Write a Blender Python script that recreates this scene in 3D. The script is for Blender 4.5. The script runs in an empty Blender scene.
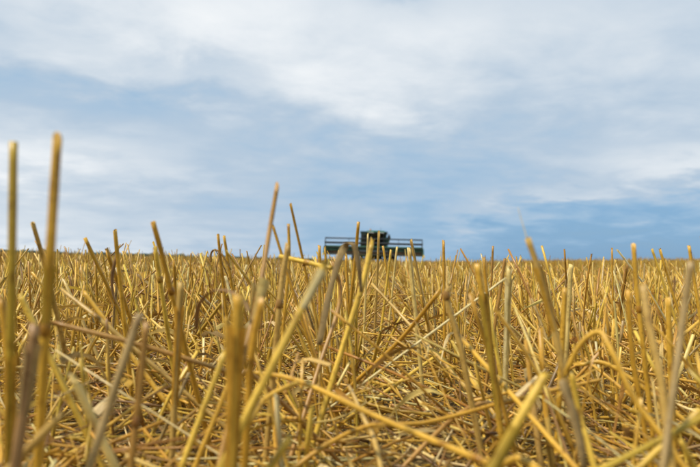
import bpy, bmesh, math, random
import numpy as np
from mathutils import Vector, Matrix

rng = np.random.default_rng(7)
random.seed(7)
scn = bpy.context.scene
COL = scn.collection
R = math.radians

# ------------------------------------------------------------------ camera
CAM_H = 0.205
PITCH, ROLL = R(2.36), R(1.45)
FOC = 680.0                                   # focal length in photo pixels (700 wide)
cam_rot = Matrix.Rotation(R(90) + PITCH, 4, 'X') @ Matrix.Rotation(ROLL, 4, 'Z')
cd = bpy.data.cameras.new('camera'); cam = bpy.data.objects.new('camera', cd); COL.objects.link(cam)
cam.matrix_world = Matrix.Translation((0, 0, CAM_H)) @ cam_rot
cd.sensor_width = 36.0; cd.lens = FOC * 36.0 / 700.0
cd.clip_start = 0.02; cd.clip_end = 20000
cd.dof.use_dof = True; cd.dof.focus_distance = 1.15; cd.dof.aperture_fstop = 8.0; cd.dof.aperture_blades = 7
scn.camera = cam

# ------------------------------------------------------------------ world
SUN_EL, SUN_AZ = R(57), R(240)                # azimuth clockwise from +Y; behind and a little left of the camera
w = bpy.data.worlds.new('World'); scn.world = w; w.use_nodes = True
nt = w.node_tree; nt.nodes.clear()

class NG:
    """tiny node-graph helper"""
    def __init__(s, nt): s.nt = nt
    def new(s, t, **kw):
        n = s.nt.nodes.new(t)
        for k, v in kw.items(): setattr(n, k, v)
        return n
    def put(s, sock, v):
        if isinstance(v, bpy.types.NodeSocket): s.nt.links.new(v, sock)
        elif v is not None: sock.default_value = v
    def m(s, op, a, b=None, c=None, clamp=False):
        n = s.new('ShaderNodeMath', operation=op, use_clamp=clamp)
        for i, v in enumerate((a, b, c)):
            if v is not None: s.put(n.inputs[i], v)
        return n.outputs[0]
    def noise(s, vec, scale, detail=4, rough=.5, dist=0., dims='3D'):
        n = s.new('ShaderNodeTexNoise', noise_dimensions=dims)
        s.put(n.inputs['Vector'], vec); n.inputs['Scale'].default_value = scale
        n.inputs['Detail'].default_value = detail; n.inputs['Roughness'].default_value = rough
        n.inputs['Distortion'].default_value = dist
        return n.outputs[0]
    def ramp(s, f, stops, interp='LINEAR'):
        n = s.new('ShaderNodeValToRGB'); n.color_ramp.interpolation = interp
        e = n.color_ramp.elements
        while len(e) > 1: e.remove(e[-1])
        for i, (p, c) in enumerate(stops):
            el = e[0] if i == 0 else e.new(p)
            el.position = p; el.color = (*c, 1) if len(c) == 3 else c
        s.put(n.inputs[0], f)
        return n.outputs[0]
    def mix(s, f, a, b, mode='MIX'):
        n = s.new('ShaderNodeMix', data_type='RGBA', blend_type=mode)
        s.put(n.inputs[0], f); s.put(n.inputs[6], a if not isinstance(a, tuple) else (*a, 1)[:4]); s.put(n.inputs[7], b if not isinstance(b, tuple) else (*b, 1)[:4])
        return n.outputs[2]
    def comb(s, x, y, z):
        n = s.new('ShaderNodeCombineXYZ')
        for i, v in enumerate((x, y, z)): s.put(n.inputs[i], v)
        return n.outputs[0]

g = NG(nt)
SKY_S = 0.1
tc = g.new('ShaderNodeTexCoord')
sep = g.new('ShaderNodeSeparateXYZ'); nt.links.new(tc.outputs['Generated'], sep.inputs[0])
dx, dy, dz = sep.outputs
sky = g.new('ShaderNodeTexSky', sky_type='NISHITA', sun_disc=False, sun_elevation=SUN_EL, sun_rotation=SUN_AZ)
sky.air_density = 1.0; sky.dust_density = 1.5; sky.ozone_density = 2.0
zc = g.m('MAXIMUM', dz, 0.0)
den = g.m('ADD', zc, 0.16)
plane = g.comb(g.m('DIVIDE', dx, den), g.m('DIVIDE', dy, den), 0.0)      # the cloud layer seen as a flat sheet overhead
n1 = g.noise(plane, 1.1, 9, .56, .35)
n2 = g.noise(plane, 3.0, 8, .56, .25)
n3 = g.noise(tc.outputs['Generated'], 2.1, 6, .5, .3)
az = g.m('ARCTAN2', dx, dy); el = g.m('ARCSINE', dz)
azw = g.m('ADD', az, g.m('MULTIPLY', g.m('SUBTRACT', n3, .5), .45))
elw = g.m('ADD', el, g.m('MULTIPLY', g.m('SUBTRACT', n2, .5), .12))
# banks of brighter and darker cloud: azimuth, elevation, half widths, weight
BANKS = [(-.36, .30, .05, .020, -.10), (-.22, .275, .08, .018, -.10), (-.22, .335, .36, .10, .42), (-.03, .24, .14, .05, .18), (-.38, .212, .22, .032, -.20), (-.48, .13, .21, .045, .42),
         (-.54, .02, .36, .06, .36), (.0, .12, .18, .08, -.08), (.46, .135, .15, .026, .34), (.25, .105, .12, .012, .22), (.14, .072, .06, .022, .20),
         (.28, .33, .32, .11, .30), (.42, .02, .36, .07, -.56), (.07, .378, .05, .02, -.30), (-.42, .365, .10, .022, -.14)]
B = g.m('ADD', .45, g.m('MULTIPLY', g.m('SUBTRACT', n1, .5), .62))
B = g.m('ADD', B, g.m('MULTIPLY', g.m('SUBTRACT', n2, .5), .48))
for a0, e0, sa, se, wt in BANKS:
    qa = g.m('DIVIDE', g.m('SUBTRACT', azw, a0), sa); qe = g.m('DIVIDE', g.m('SUBTRACT', elw, e0), se)
    q = g.m('ADD', g.m('MULTIPLY', qa, qa), g.m('MULTIPLY', qe, qe))
    B = g.m('ADD', B, g.m('MULTIPLY', g.m('EXPONENT', g.m('MULTIPLY', q, -1)), wt))
cloud = g.ramp(B, [(.0, (.19, .395, .65)), (.25, (.315, .48, .66)), (.5, (.445, .555, .675)), (.75, (.62, .69, .76)), (1.0, (.83, .86, .885))])
cloud10 = g.mix(1.0, cloud, (1 / SKY_S,) * 3, 'MULTIPLY')
cover = g.new('ShaderNodeMapRange', interpolation_type='SMOOTHSTEP')
g.put(cover.inputs[0], B); cover.inputs[1].default_value = -.15; cover.inputs[2].default_value = .40
cover.inputs[3].default_value = .72
skymix = g.mix(cover.outputs[0], sky.outputs[0], cloud10)
bg = g.new('ShaderNodeBackground'); bg.inputs['Strength'].default_value = SKY_S
nt.links.new(skymix, bg.inputs['Color'])
wo = g.new('ShaderNodeOutputWorld'); nt.links.new(bg.outputs[0], wo.inputs[0])

# ------------------------------------------------------------------ sun, exposure
ld = bpy.data.lights.new('sun', 'SUN'); ld.energy = 4.6; ld.angle = R(5); ld.color = (1, .93, .82)
sun = bpy.data.objects.new('sun', ld); COL.objects.link(sun)
sd = Vector((math.sin(SUN_AZ) * math.cos(SUN_EL), math.cos(SUN_AZ) * math.cos(SUN_EL), math.sin(SUN_EL)))
sun.rotation_euler = (-sd).to_track_quat('-Z', 'Y').to_euler(); sun.location = sd * 40
vs = scn.view_settings; vs.view_transform = 'Standard'; vs.look = 'None'; vs.gamma = 1; vs.exposure = 0.1
vs.use_curve_mapping = False
scn.cycles.max_bounces = 8; scn.cycles.diffuse_bounces = 4

# ------------------------------------------------------------------ helpers
CR = np.array(cam_rot.to_3x3())
def ray(px, py):
    return CR @ np.array([(px - 350) / FOC, -(py - 233.5) / FOC, -1.0])
def at(px, py, d):
    """the place d metres out where the photograph shows this point"""
    return np.array([0, 0, CAM_H]) + ray(px, py) * d
def project(P):
    q = (np.asarray(P) - np.array([0, 0, CAM_H])) @ CR
    return 350 + FOC * q[..., 0] / -q[..., 2], 233.5 - FOC * q[..., 1] / -q[..., 2], -q[..., 2]

def gz(x, y):
    """height of the field: nearly flat, a low swell to the right, small clods close by"""
    x = np.asarray(x, float); y = np.asarray(y, float)
    z = 0.22 * np.exp(-((x - 6.5) / 4.2) ** 2 - ((y - 12) / 6.5) ** 2)
    r = np.sqrt(x * x + y * y); f = np.exp(-(r / 9) ** 2)
    z = z + f * (.006 * np.sin(9 * x + 2 * np.sin(4 * y)) + .005 * np.sin(11 * y + 3 * np.sin(6 * x)) + .003 * np.sin(31 * x + 17 * y) + .002 * np.sin(53 * y - 41 * x))
    return z

def tag(o, label=None, cat=None, group=None, kind=None):
    if label: o['label'] = label
    if cat: o['category'] = cat
    if group: o['group'] = group
    if kind: o['kind'] = kind
    return o

def link(name, me, mat, parent=None):
    o = bpy.data.objects.new(name, me); COL.objects.link(o)
    if mat: me.materials.clear(); me.materials.append(mat)
    o.parent = parent
    return o

def mesh_arrays(name, V, F, uv=None, col=None, smooth=True):
    """mesh from a vertex array and a (n, k) face array; uv per loop, colour per vertex"""
    me = bpy.data.meshes.new(name)
    n, k = F.shape
    me.vertices.add(len(V)); me.vertices.foreach_set('co', V.astype(np.float32).ravel())
    me.loops.add(n * k); me.loops.foreach_set('vertex_index', F.astype(np.int32).ravel())
    me.polygons.add(n); me.polygons.foreach_set('loop_start', (np.arange(n) * k).astype(np.int32))
    me.polygons.foreach_set('use_smooth', np.full(n, smooth))
    if uv is not None:
        ul = me.uv_layers.new(name='UVMap'); ul.data.foreach_set('uv', uv.astype(np.float32).ravel())
    if col is not None:
        ca = me.attributes.new('straw_colour', 'FLOAT_COLOR', 'POINT')
        ca.data.foreach_set('color', np.concatenate([col, np.ones((len(col), 1))], 1).astype(np.float32).ravel())
    me.update(calc_edges=True)
    return me

def tubes(C, Rr, S, col, seed=0, oval=.0, slant=None):
    """N bent tubes: centre lines C (N,K,3), radii Rr (N,K), S sides, colours col (N,K,3)"""
    r = np.random.default_rng(seed)
    N, K, _ = C.shape
    T = np.empty_like(C)
    T[:, 1:-1] = C[:, 2:] - C[:, :-2]; T[:, 0] = C[:, 1] - C[:, 0]; T[:, -1] = C[:, -1] - C[:, -2]
    ln = np.linalg.norm(T, axis=2, keepdims=True)
    bad = ln[..., 0] < 1e-7
    main = C[:, -1] - C[:, 0] if K < 9 else C[:, K // 2] - C[:, 0]
    main = main / np.maximum(np.linalg.norm(main, axis=1, keepdims=True), 1e-9)
    T = np.where(bad[..., None], main[:, None], T / np.maximum(ln, 1e-9))
    ref = np.cross(main, r.normal(size=(N, 3))); ref /= np.maximum(np.linalg.norm(ref, axis=1, keepdims=True), 1e-9)
    n = ref[:, None] - (ref[:, None] * T).sum(2, keepdims=True) * T
    n /= np.maximum(np.linalg.norm(n, axis=2, keepdims=True), 1e-6)
    b = np.cross(T, n)
    a = np.arange(S) * 2 * math.pi / S
    V = C[:, :, None] + Rr[:, :, None, None] * (np.cos(a)[:, None] * n[:, :, None] + (1 - oval) * np.sin(a)[:, None] * b[:, :, None])
    if slant is not None: V = V + T[:, :, None] * slant[:, :, None, None] * np.cos(a)[:, None]      # skew cuts
    V = V.reshape(-1, 3)
    base = (np.arange(N) * K * S)[:, None, None]
    kk = np.arange(K - 1)[None, :, None]; ss = np.arange(S)[None, None, :]
    s2 = (ss + 1) % S
    F = np.stack([base + kk * S + ss, base + kk * S + s2, base + (kk + 1) * S + s2, base + (kk + 1) * S + ss], -1).reshape(-1, 4)
    seg = np.linalg.norm(np.diff(C, axis=1), axis=2); L = np.concatenate([np.zeros((N, 1)), np.cumsum(seg, 1)], 1) + r.uniform(0, 50, (N, 1))
    u0 = np.broadcast_to(ss / S, (N, K - 1, S)) + r.uniform(0, 9, (N, 1, 1)).round(2); u1 = u0 + 1.0 / S
    v0 = np.broadcast_to(L[:, :-1, None], (N, K - 1, S)); v1 = np.broadcast_to(L[:, 1:, None], (N, K - 1, S))
    uv = np.stack([np.stack([u0, v0], -1), np.stack([u1, v0], -1), np.stack([u1, v1], -1), np.stack([u0, v1], -1)], -2).reshape(-1, 2)
    cc = np.repeat(col, S, axis=1).reshape(-1, 3)
    return V, F, uv, cc

def ribbons(C, W, side, col, fold=.25):
    """N leaf blades: centre lines (N,K,3), half widths (N,K), side vectors (N,K,3)"""
    N, K, _ = C.shape
    T = np.gradient(C, axis=1); T /= np.maximum(np.linalg.norm(T, axis=2, keepdims=True), 1e-9)
    sd_ = side - (side * T).sum(2, keepdims=True) * T; sd_ /= np.maximum(np.linalg.norm(sd_, axis=2, keepdims=True), 1e-6)
    nn = np.cross(T, sd_)
    V = np.stack([C - sd_ * W[..., None], C + nn * W[..., None] * fold, C + sd_ * W[..., None]], 2).reshape(-1, 3)
    base = (np.arange(N) * K * 3)[:, None, None]; kk = np.arange(K - 1)[None, :, None]; ss = np.arange(2)[None, None, :]
    F = np.stack([base + kk * 3 + ss, base + kk * 3 + ss + 1, base + (kk + 1) * 3 + ss + 1, base + (kk + 1) * 3 + ss], -1).reshape(-1, 4)
    seg = np.linalg.norm(np.diff(C, axis=1), axis=2); L = np.concatenate([np.zeros((N, 1)), np.cumsum(seg, 1)], 1) + rng.uniform(0, 50, (N, 1))
    u0 = np.broadcast_to(ss * .5, (N, K - 1, 2)).astype(float); u1 = u0 + .5
    v0 = np.broadcast_to(L[:, :-1, None], (N, K - 1, 2)); v1 = np.broadcast_to(L[:, 1:, None], (N, K - 1, 2))
    uv = np.stack([np.stack([u0, v0], -1), np.stack([u1, v0], -1), np.stack([u1, v1], -1), np.stack([u0, v1], -1)], -2).reshape(-1, 2)
    return V, F, uv, np.repeat(col, 3, axis=1).reshape(-1, 3)

# ------------------------------------------------------------------ materials
def material(name):
    m = bpy.data.materials.new(name); m.use_nodes = True
    g = NG(m.node_tree); b = m.node_tree.nodes['Principled BSDF']
    return m, g, b

def straw_material(name, rough=.42, spec=.5, trans=.0):
    m, g, b = material(name)
    at_ = g.new('ShaderNodeAttribute', attribute_name='straw_colour')
    uv = g.new('ShaderNodeUVMap')
    mp = g.new('ShaderNodeMapping'); mp.inputs['Scale'].default_value = (9, 26, 1); g.put(mp.inputs[0], uv.outputs[0])
    fib = g.noise(mp.outputs[0], 1.0, 4, .6)
    mp2 = g.new('ShaderNodeMapping'); mp2.inputs['Scale'].default_value = (1.3, 60, 1); g.put(mp2.inputs[0], uv.outputs[0])
    blot = g.noise(mp2.outputs[0], 1.0, 5, .65)
    mp3 = g.new('ShaderNodeMapping'); mp3.inputs['Scale'].default_value = (5, 420, 1); g.put(mp3.inputs[0], uv.outputs[0])
    spk = g.noise(mp3.outputs[0], 1.0, 3, .5)
    f1 = g.ramp(fib, [(.28, (.50, .46, .42)), (.47, (1, 1, 1)), (.72, (1.25, 1.25, 1.32))])
    f2 = g.ramp(blot, [(.30, (.48, .38, .32)), (.46, (1, 1, 1)), (.70, (1.14, 1.16, 1.34))])
    f3 = g.ramp(spk, [(.30, (.34, .27, .23)), (.38, (1, 1, 1))])
    c = g.mix(1, g.mix(1, g.mix(1, at_.outputs['Color'], f1, 'MULTIPLY'), f2, 'MULTIPLY'), f3, 'MULTIPLY')
    g.put(b.inputs['Base Color'], c)
    b.inputs['Roughness'].default_value = rough; b.inputs['Specular IOR Level'].default_value = spec
    bp = g.new('ShaderNodeBump'); bp.inputs['Strength'].default_value = .35; bp.inputs['Distance'].default_value = .0006
    g.put(bp.inputs['Height'], fib); g.put(b.inputs['Normal'], bp.outputs[0])
    if trans:
        tr = g.new('ShaderNodeBsdfTranslucent'); g.put(tr.inputs[0], c)
        mx = g.new('ShaderNodeMixShader'); mx.inputs[0].default_value = trans
        out = m.node_tree.nodes['Material Output']
        g.nt.links.new(b.outputs[0], mx.inputs[1]); g.nt.links.new(tr.outputs[0], mx.inputs[2]); g.nt.links.new(mx.outputs[0], out.inputs[0])
    return m
M_STRAW = straw_material('straw', .36, .36)
M_LEAF = straw_material('dry_leaf', .62, .3, .3)

def plain(name, colr, rough=.5, metal=0., spec=.5, dirt=.35, dirtcol=(.30, .22, .12), scale=3., coat=0.):
    """painted or rubber surface with field dust"""
    m, g, b = material(name)
    t = g.new('ShaderNodeTexCoord')
    n = g.noise(t.outputs['Object'], scale, 7, .62); n_ = g.noise(t.outputs['Object'], scale * 9, 4, .6)
    f = g.m('MULTIPLY', g.m('SUBTRACT', g.m('ADD', n, g.m('MULTIPLY', n_, .35)), .45), dirt * 2.2, clamp=True)
    g.put(b.inputs['Base Color'], g.mix(f, (*colr, 1), (*dirtcol, 1)))
    g.put(b.inputs['Roughness'], g.m('ADD', rough, g.m('MULTIPLY', f, .4), clamp=True))
    b.inputs['Metallic'].default_value = metal; b.inputs['Specular IOR Level'].default_value = spec
    b.inputs['Coat Weight'].default_value = coat
    return m

# ------------------------------------------------------------------ ground
M_SOIL, g, b = material('stubble_soil')
t = g.new('ShaderNodeTexCoord'); ob = t.outputs['Object']
na = g.noise(ob, 2.2, 8, .6); nb = g.noise(ob, 38, 6, .65); nc = g.noise(ob, 190, 5, .6)
soil = g.ramp(g.m('ADD', g.m('MULTIPLY', nb, .7), g.m('MULTIPLY', nc, .3)), [(.30, (.018, .012, .007)), (.55, (.050, .034, .020)), (.75, (.11, .076, .044))])
chaff = g.ramp(nc, [(.35, (.22, .135, .04)), (.6, (.42, .29, .10)), (.8, (.55, .43, .22))])
cf = g.m('MULTIPLY', g.m('SUBTRACT', g.m('ADD', na, g.m('MULTIPLY', nb, .8)), .72), 3.0, clamp=True)
gp = g.new('ShaderNodeSeparateXYZ'); g.put(gp.inputs[0], ob)
rad = g.m('SQRT', g.m('ADD', g.m('MULTIPLY', gp.outputs[0], gp.outputs[0]), g.m('MULTIPLY', gp.outputs[1], gp.outputs[1])))
far = g.new('ShaderNodeMapRange', interpolation_type='SMOOTHSTEP'); g.put(far.inputs[0], rad)
far.inputs[1].default_value = 25; far.inputs[2].default_value = 110                 # beyond, stems are too fine to build: their mean colour
broad = g.noise(ob, .02, 6, .6); fine = g.noise(ob, 3.0, 6, .7)
fcol = g.ramp(g.m('ADD', g.m('MULTIPLY', broad, .5), g.m('MULTIPLY', fine, .5)), [(.35, (.19, .12, .034)), (.5, (.28, .19, .054)), (.66, (.35, .245, .085))])
g.put(b.inputs['Base Color'], g.mix(far.outputs[0], g.mix(cf, soil, chaff), fcol))
b.inputs['Roughness'].default_value = .95; b.inputs['Specular IOR Level'].default_value = .2
bp = g.new('ShaderNodeBump'); bp.inputs['Strength'].default_value = .8; bp.inputs['Distance'].default_value = .006
g.put(bp.inputs['Height'], g.m('ADD', nb, g.m('MULTIPLY', nc, .5))); g.put(b.inputs['Normal'], bp.outputs[0])

def axis(n, near, farv, p):
    q = np.linspace(-1, 1, n); return np.sign(q) * (near * np.abs(q) + (farv - near) * np.abs(q) ** p)
gx = axis(241, 9, 9000, 7); gy = axis(241, 9, 9000, 7) + 3
X, Y = np.meshgrid(gx, gy, indexing='xy')
V = np.stack([X, Y, gz(X, Y)], -1).reshape(-1, 3)
ny, nx = X.shape
i = np.arange(ny - 1)[:, None] * nx + np.arange(nx - 1)[None]
F = np.stack([i, i + 1, i + nx + 1, i + nx], -1).reshape(-1, 4)
tag(link('field_ground', mesh_arrays('field_ground', V, F), M_SOIL), kind='structure')

# ------------------------------------------------------------------ far belt of trees
M_TREE, g, b = material('far_foliage')
t = g.new('ShaderNodeTexCoord'); nn = g.noise(t.outputs['Object'], .25, 5, .7)
g.put(b.inputs['Base Color'], g.ramp(nn, [(.35, (.030, .050, .038)), (.65, (.065, .095, .065))])); b.inputs['Roughness'].default_value = .9
def ico(sub=2):
    bm = bmesh.new(); bmesh.ops.create_icosphere(bm, subdivisions=sub, radius=1)
    v = np.array([q.co[:] for q in bm.verts]); f = np.array([[q.index for q in p.verts] for p in bm.faces]); bm.free(); return v, f
iv, if_ = ico(2)
VV, FF, off = [], [], 0
k = 0
while k < 620:
    a = rng.uniform(-1.05, 1.05); dist = rng.uniform(1500, 1750) + 250 * math.sin(3 * a)
    dens = .5 + .5 * math.sin(9 * a + 2 * math.sin(5 * a)) + (.9 if a < -.05 else 0)
    if rng.uniform() > .25 + dens: continue
    h = rng.uniform(2.2, 4.2) * (1.45 if rng.uniform() < .08 else 1)
    s = np.array([rng.uniform(5, 13), rng.uniform(4, 8), h])
    nse = 1 + .22 * np.sin(iv[:, :1] * rng.uniform(3, 7) + rng.uniform(0, 6)) * np.sin(iv[:, 1:2] * 5 + rng.uniform(0, 6)) + rng.normal(0, .07, (len(iv), 1))
    VV.append(iv * nse * s + np.array([dist * math.sin(a), dist * math.cos(a), h * .55])); FF.append(if_ + off); off += len(iv); k += 1
tag(link('distant_treeline', mesh_arrays('distant_treeline', np.concatenate(VV), np.concatenate(FF), smooth=False), M_TREE),
    'thin dark belt of far-off trees along the horizon', 'treeline', kind='stuff')

# ------------------------------------------------------------------ combine harvester
P_GREEN = plain('green_paint', (.005, .085, .033), .36, dirt=.07, coat=.25)
P_DGREEN = plain('dark_green_paint', (.004, .032, .017), .5, dirt=.12)
P_BLACK = plain('black_plastic', (.008, .009, .010), .5, dirt=.10)
P_RUBBER = plain('tyre_rubber', (.016, .016, .017), .85, dirt=.45, dirtcol=(.10, .075, .045))
P_YELLOW = plain('yellow_rim_paint', (.62, .42, .03), .45, dirt=.35)
P_STEEL = plain('worn_steel', (.20, .21, .22), .42, metal=.7, dirt=.4)
P_REEL = plain('reel_steel', (.008, .014, .018), .45, dirt=.05)
P_BELT = plain('draper_canvas', (.008, .008, .008), .8, dirt=.26, dirtcol=(.34, .18, .035))
P_LAMP = plain('lamp_lens', (.72, .72, .66), .15, dirt=.15)
P_AMBER = plain('amber_lens', (.72, .26, .02), .2, dirt=.1)
P_MIRROR = plain('mirror_glass', (.55, .58, .6), .06, metal=1., dirt=.1)
P_SEAT = plain('seat_cloth', (.05, .05, .055), .9, dirt=.2)
P_GLASS, g, b = material('tinted_cab_glass')
b.inputs['Base Color'].default_value = (.28, .34, .34, 1); b.inputs['Transmission Weight'].default_value = 1.0
b.inputs['Roughness'].default_value = .02; b.inputs['IOR'].default_value = 1.45

class MB:
    """collects shapes; build() links them as ONE mesh object"""
    def __init__(s): s.bm = bmesh.new()
    def box(s, c, d, rot=None):
        r_ = bmesh.ops.create_cube(s.bm, size=1.0)
        m = Matrix.Translation(c) @ (rot.to_4x4() if rot else Matrix.Identity(4)) @ Matrix.Diagonal((*d, 1))
        bmesh.ops.transform(s.bm, matrix=m, verts=r_['verts']); return s
    def bar(s, p, q, r_, n=8, r2=None):
        p, q = Vector(p), Vector(q); dv = q - p
        c = bmesh.ops.create_cone(s.bm, cap_ends=True, segments=n, radius1=r_, radius2=r_ if r2 is None else r2, depth=dv.length)
        m = Matrix.Translation((p + q) / 2) @ dv.to_track_quat('Z', 'Y').to_matrix().to_4x4()
        bmesh.ops.transform(s.bm, matrix=m, verts=c['verts']); return s
    def prism(s, prof, x0, x1):
        """profile in (y, z) pushed out along x"""
        a = [s.bm.verts.new((x0, y, z)) for y, z in prof]; b_ = [s.bm.verts.new((x1, y, z)) for y, z in prof]
        s.bm.faces.new(a); s.bm.faces.new(b_[::-1]); n = len(prof)
        for i in range(n): s.bm.faces.new((a[i], b_[i], b_[(i + 1) % n], a[(i + 1) % n]))
        return s
    def frustum(s, lo, hi):
        """box between two rectangles (x0,x1,y0,y1,z)"""
        q = []
        for x0, x1, y0, y1, z in (lo, hi): q.append([s.bm.verts.new(p) for p in ((x0, y0, z), (x1, y0, z), (x1, y1, z), (x0, y1, z))])
        s.bm.faces.new(q[0][::-1]); s.bm.faces.new(q[1])
        for i in range(4): s.bm.faces.new((q[0][i], q[0][(i + 1) % 4], q[1][(i + 1) % 4], q[1][i]))
        return s
    def lathe(s, prof, n=32):
        """profile (radius, x) turned about the x axis"""
        rings = [[s.bm.verts.new((x, r_ * math.cos(2 * math.pi * i / n), r_ * math.sin(2 * math.pi * i / n))) for i in range(n)] for r_, x in prof]
        for a, b_ in zip(rings, rings[1:]):
            for i in range(n): s.bm.faces.new((a[i], a[(i + 1) % n], b_[(i + 1) % n], b_[i]))
        return s
    def build(s, name, mat, parent=None, loc=(0, 0, 0), bevel=0., smooth=False):
        bmesh.ops.recalc_face_normals(s.bm, faces=s.bm.faces)
        if bevel: bmesh.ops.bevel(s.bm, geom=list(s.bm.edges), offset=bevel, segments=2, affect='EDGES', clamp_overlap=True)
        me = bpy.data.meshes.new(name); s.bm.to_mesh(me); s.bm.free()
        if smooth: me.polygons.foreach_set('use_smooth', [True] * len(me.polygons))
        o = link(name, me, mat, parent); o.location = loc
        return o

HC = at(373.2, 262, 71.0)
comb_root = bpy.data.objects.new('combine_harvester', None); COL.objects.link(comb_root)
comb_root.location = (HC[0], 71.0, float(gz(HC[0], 71.0))); comb_root.rotation_euler = (0, 0, R(-2.0))
tag(comb_root, 'dark green combine harvester with wide raised header standing on the stubble field', 'combine harvester')
CB = comb_root
# local frame: x across, front of header at y = 0, machine behind it at +y
# --- body
body = MB().prism([(4.7, .95), (4.7, 2.55), (5.0, 3.05), (8.6, 3.05), (9.4, 2.6), (9.9, 1.3), (9.3, .9)], -1.46, 1.46).build('body', P_GREEN, CB, bevel=.04)
MB().box((0, 6.2, .93), (1.1, 4.8, .5)).build('chassis', P_BLACK, CB)
for s in (-1, 1):
    MB().prism([(4.95, 1.15), (4.95, 2.45), (5.15, 2.75), (7.2, 2.75), (7.2, 1.15)], s * 1.465, s * 1.50).build('side_panel', P_GREEN, CB, bevel=.012)
    MB().prism([(7.26, 1.15), (7.26, 2.75), (8.5, 2.75), (9.3, 2.35), (9.3, 1.15)], s * 1.465, s * 1.50).build('side_panel', P_GREEN, CB, bevel=.012)
    MB().box((s * 1.505, 7.0, 2.05), (.012, 4.0, .10)).build('yellow_stripe', P_YELLOW, CB)
# grain tank with flared extension, covering the full width behind the cab
MB().frustum((-1.40, 1.40, 4.85, 7.3, 3.04), (-1.55, 1.55, 4.7, 7.5, 3.62)).build('grain_tank', P_DGREEN, CB, bevel=.03)
for x in np.linspace(-1.3, 1.3, 7): MB().box((float(x), 4.74, 3.33), (.05, .06, .52), Matrix.Rotation(R(14), 3, 'X')).build('tank_rib', P_DGREEN, CB)
MB().box((0, 8.1, 3.2), (1.9, 1.3, .34)).build('engine_hood', P_GREEN, CB, bevel=.05)
MB().bar((.75, 8.2, 3.3), (.75, 8.2, 3.72), .07).build('exhaust_pipe', P_STEEL, CB)
MB().bar((-.7, 8.1, 3.3), (-.7, 8.1, 3.66), .16, 14).build('air_intake', P_BLACK, CB)
MB().prism([(9.5, .7), (9.8, 1.45), (10.6, 1.15), (10.5, .65)], -1.0, 1.0).build('straw_spreader', P_BLACK, CB, bevel=.02)
# --- unloading auger folded back along the left flank (to the right in the picture)
ua = MB().bar((1.72, 5.4, 2.95), (1.80, 11.0, 3.15), .19, 16).build('unloading_auger', P_GREEN, CB, smooth=True)
MB().bar((1.45, 5.3, 2.2), (1.72, 5.4, 3.05), .2, 16).build('auger_elbow', P_GREEN, ua)
# --- cab: sits in front of the tank, a little to the right in the picture
cx = .22
cab = MB().box((cx, 3.75, 1.62), (1.72, 1.75, .16)).box((cx, 4.62, 2.45), (1.60, .06, 1.6)).build('cab', P_DGREEN, CB, bevel=.02)
for sx in (-1, 1):
    MB().bar((cx + sx * .80, 3.02, 1.7), (cx + sx * .82, 2.92, 3.34), .05, 8).build('cab_pillar', P_BLACK, cab)
    MB().bar((cx + sx * .84, 4.55, 1.7), (cx + sx * .84, 4.55, 3.34), .06, 8).build('cab_pillar', P_BLACK, cab)
    MB().box((cx + sx * .835, 3.77, 2.52), (.02, 1.46, 1.60)).build('side_window', P_GLASS, cab)
# bowed windscreen
wsv = MB(); nseg = 10
for z0, z1, y_off0, y_off1 in ((1.72, 3.32, .10, -.02),):
    A, Bv = [], []
    for i in range(nseg + 1):
        u = -1 + 2 * i / nseg; yy = 2.86 + .22 * u * u
        for t_ in (0, .015):
            A.append(wsv.bm.verts.new((cx + u * .77, yy + y_off0 + t_, z0))); Bv.append(wsv.bm.verts.new((cx + u * .77, yy + y_off1 + t_, z1)))
    for i in range(nseg):
        a = 2 * i
        for q in ((A[a], A[a + 2], Bv[a + 2], Bv[a]), (A[a + 3], A[a + 1], Bv[a + 1], Bv[a + 3]), (Bv[a], Bv[a + 2], Bv[a + 3], Bv[a + 1]), (A[a + 2], A[a], A[a + 1], A[a + 3])): wsv.bm.faces.new(q)
wsv.build('windscreen', P_GLASS, cab, smooth=False)
MB().bar((cx - .1, 2.82, 1.80), (cx + .35, 2.80, 2.5), .014, 6).build('wiper', P_BLACK, cab)
MB().box((cx, 4.0, 2.1), (.55, .5, .12)).box((cx, 4.24, 2.5), (.5, .12, .7)).box((cx, 4.0, 1.87), (.3, .3, .36)).build('driver_seat', P_SEAT, cab, bevel=.03)
st = MB().bar((cx, 3.3, 1.7), (cx, 3.45, 2.25), .04)
for i in range(12):
    a, b_ = 2 * math.pi * i / 12, 2 * math.pi * (i + 1) / 12
    st.bar((cx + .2 * math.cos(a), 3.47 + .06 * math.sin(a), 2.28 + .19 * math.sin(a)), (cx + .2 * math.cos(b_), 3.47 + .06 * math.sin(b_), 2.28 + .19 * math.sin(b_)), .017, 6)
st.build('steering_column', P_BLACK, cab)
roof = MB().prism([(2.62, 3.36), (2.55, 3.46), (2.75, 3.62), (4.6, 3.66), (4.72, 3.36)], cx - .98, cx + .98).build('cab_roof', P_GREEN, CB, bevel=.035)
MB().box((cx, 2.62, 3.40), (1.86, .1, .11)).build('lamp_bar', P_BLACK, roof)
for x in (-.78, -.56, -.34, .34, .56, .78):
    MB().box((cx + x, 2.56, 3.41), (.16, .05, .10)).build('work_lamp', P_LAMP, roof, bevel=.012)
MB().bar((cx - .6, 3.6, 3.62), (cx - .6, 3.6, 3.84), .07, 12).build('beacon', P_AMBER, roof)
MB().bar((cx + .5, 4.1, 3.62), (cx + .55, 4.15, 4.05), .012, 6).build('antenna', P_BLACK, roof)
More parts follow.
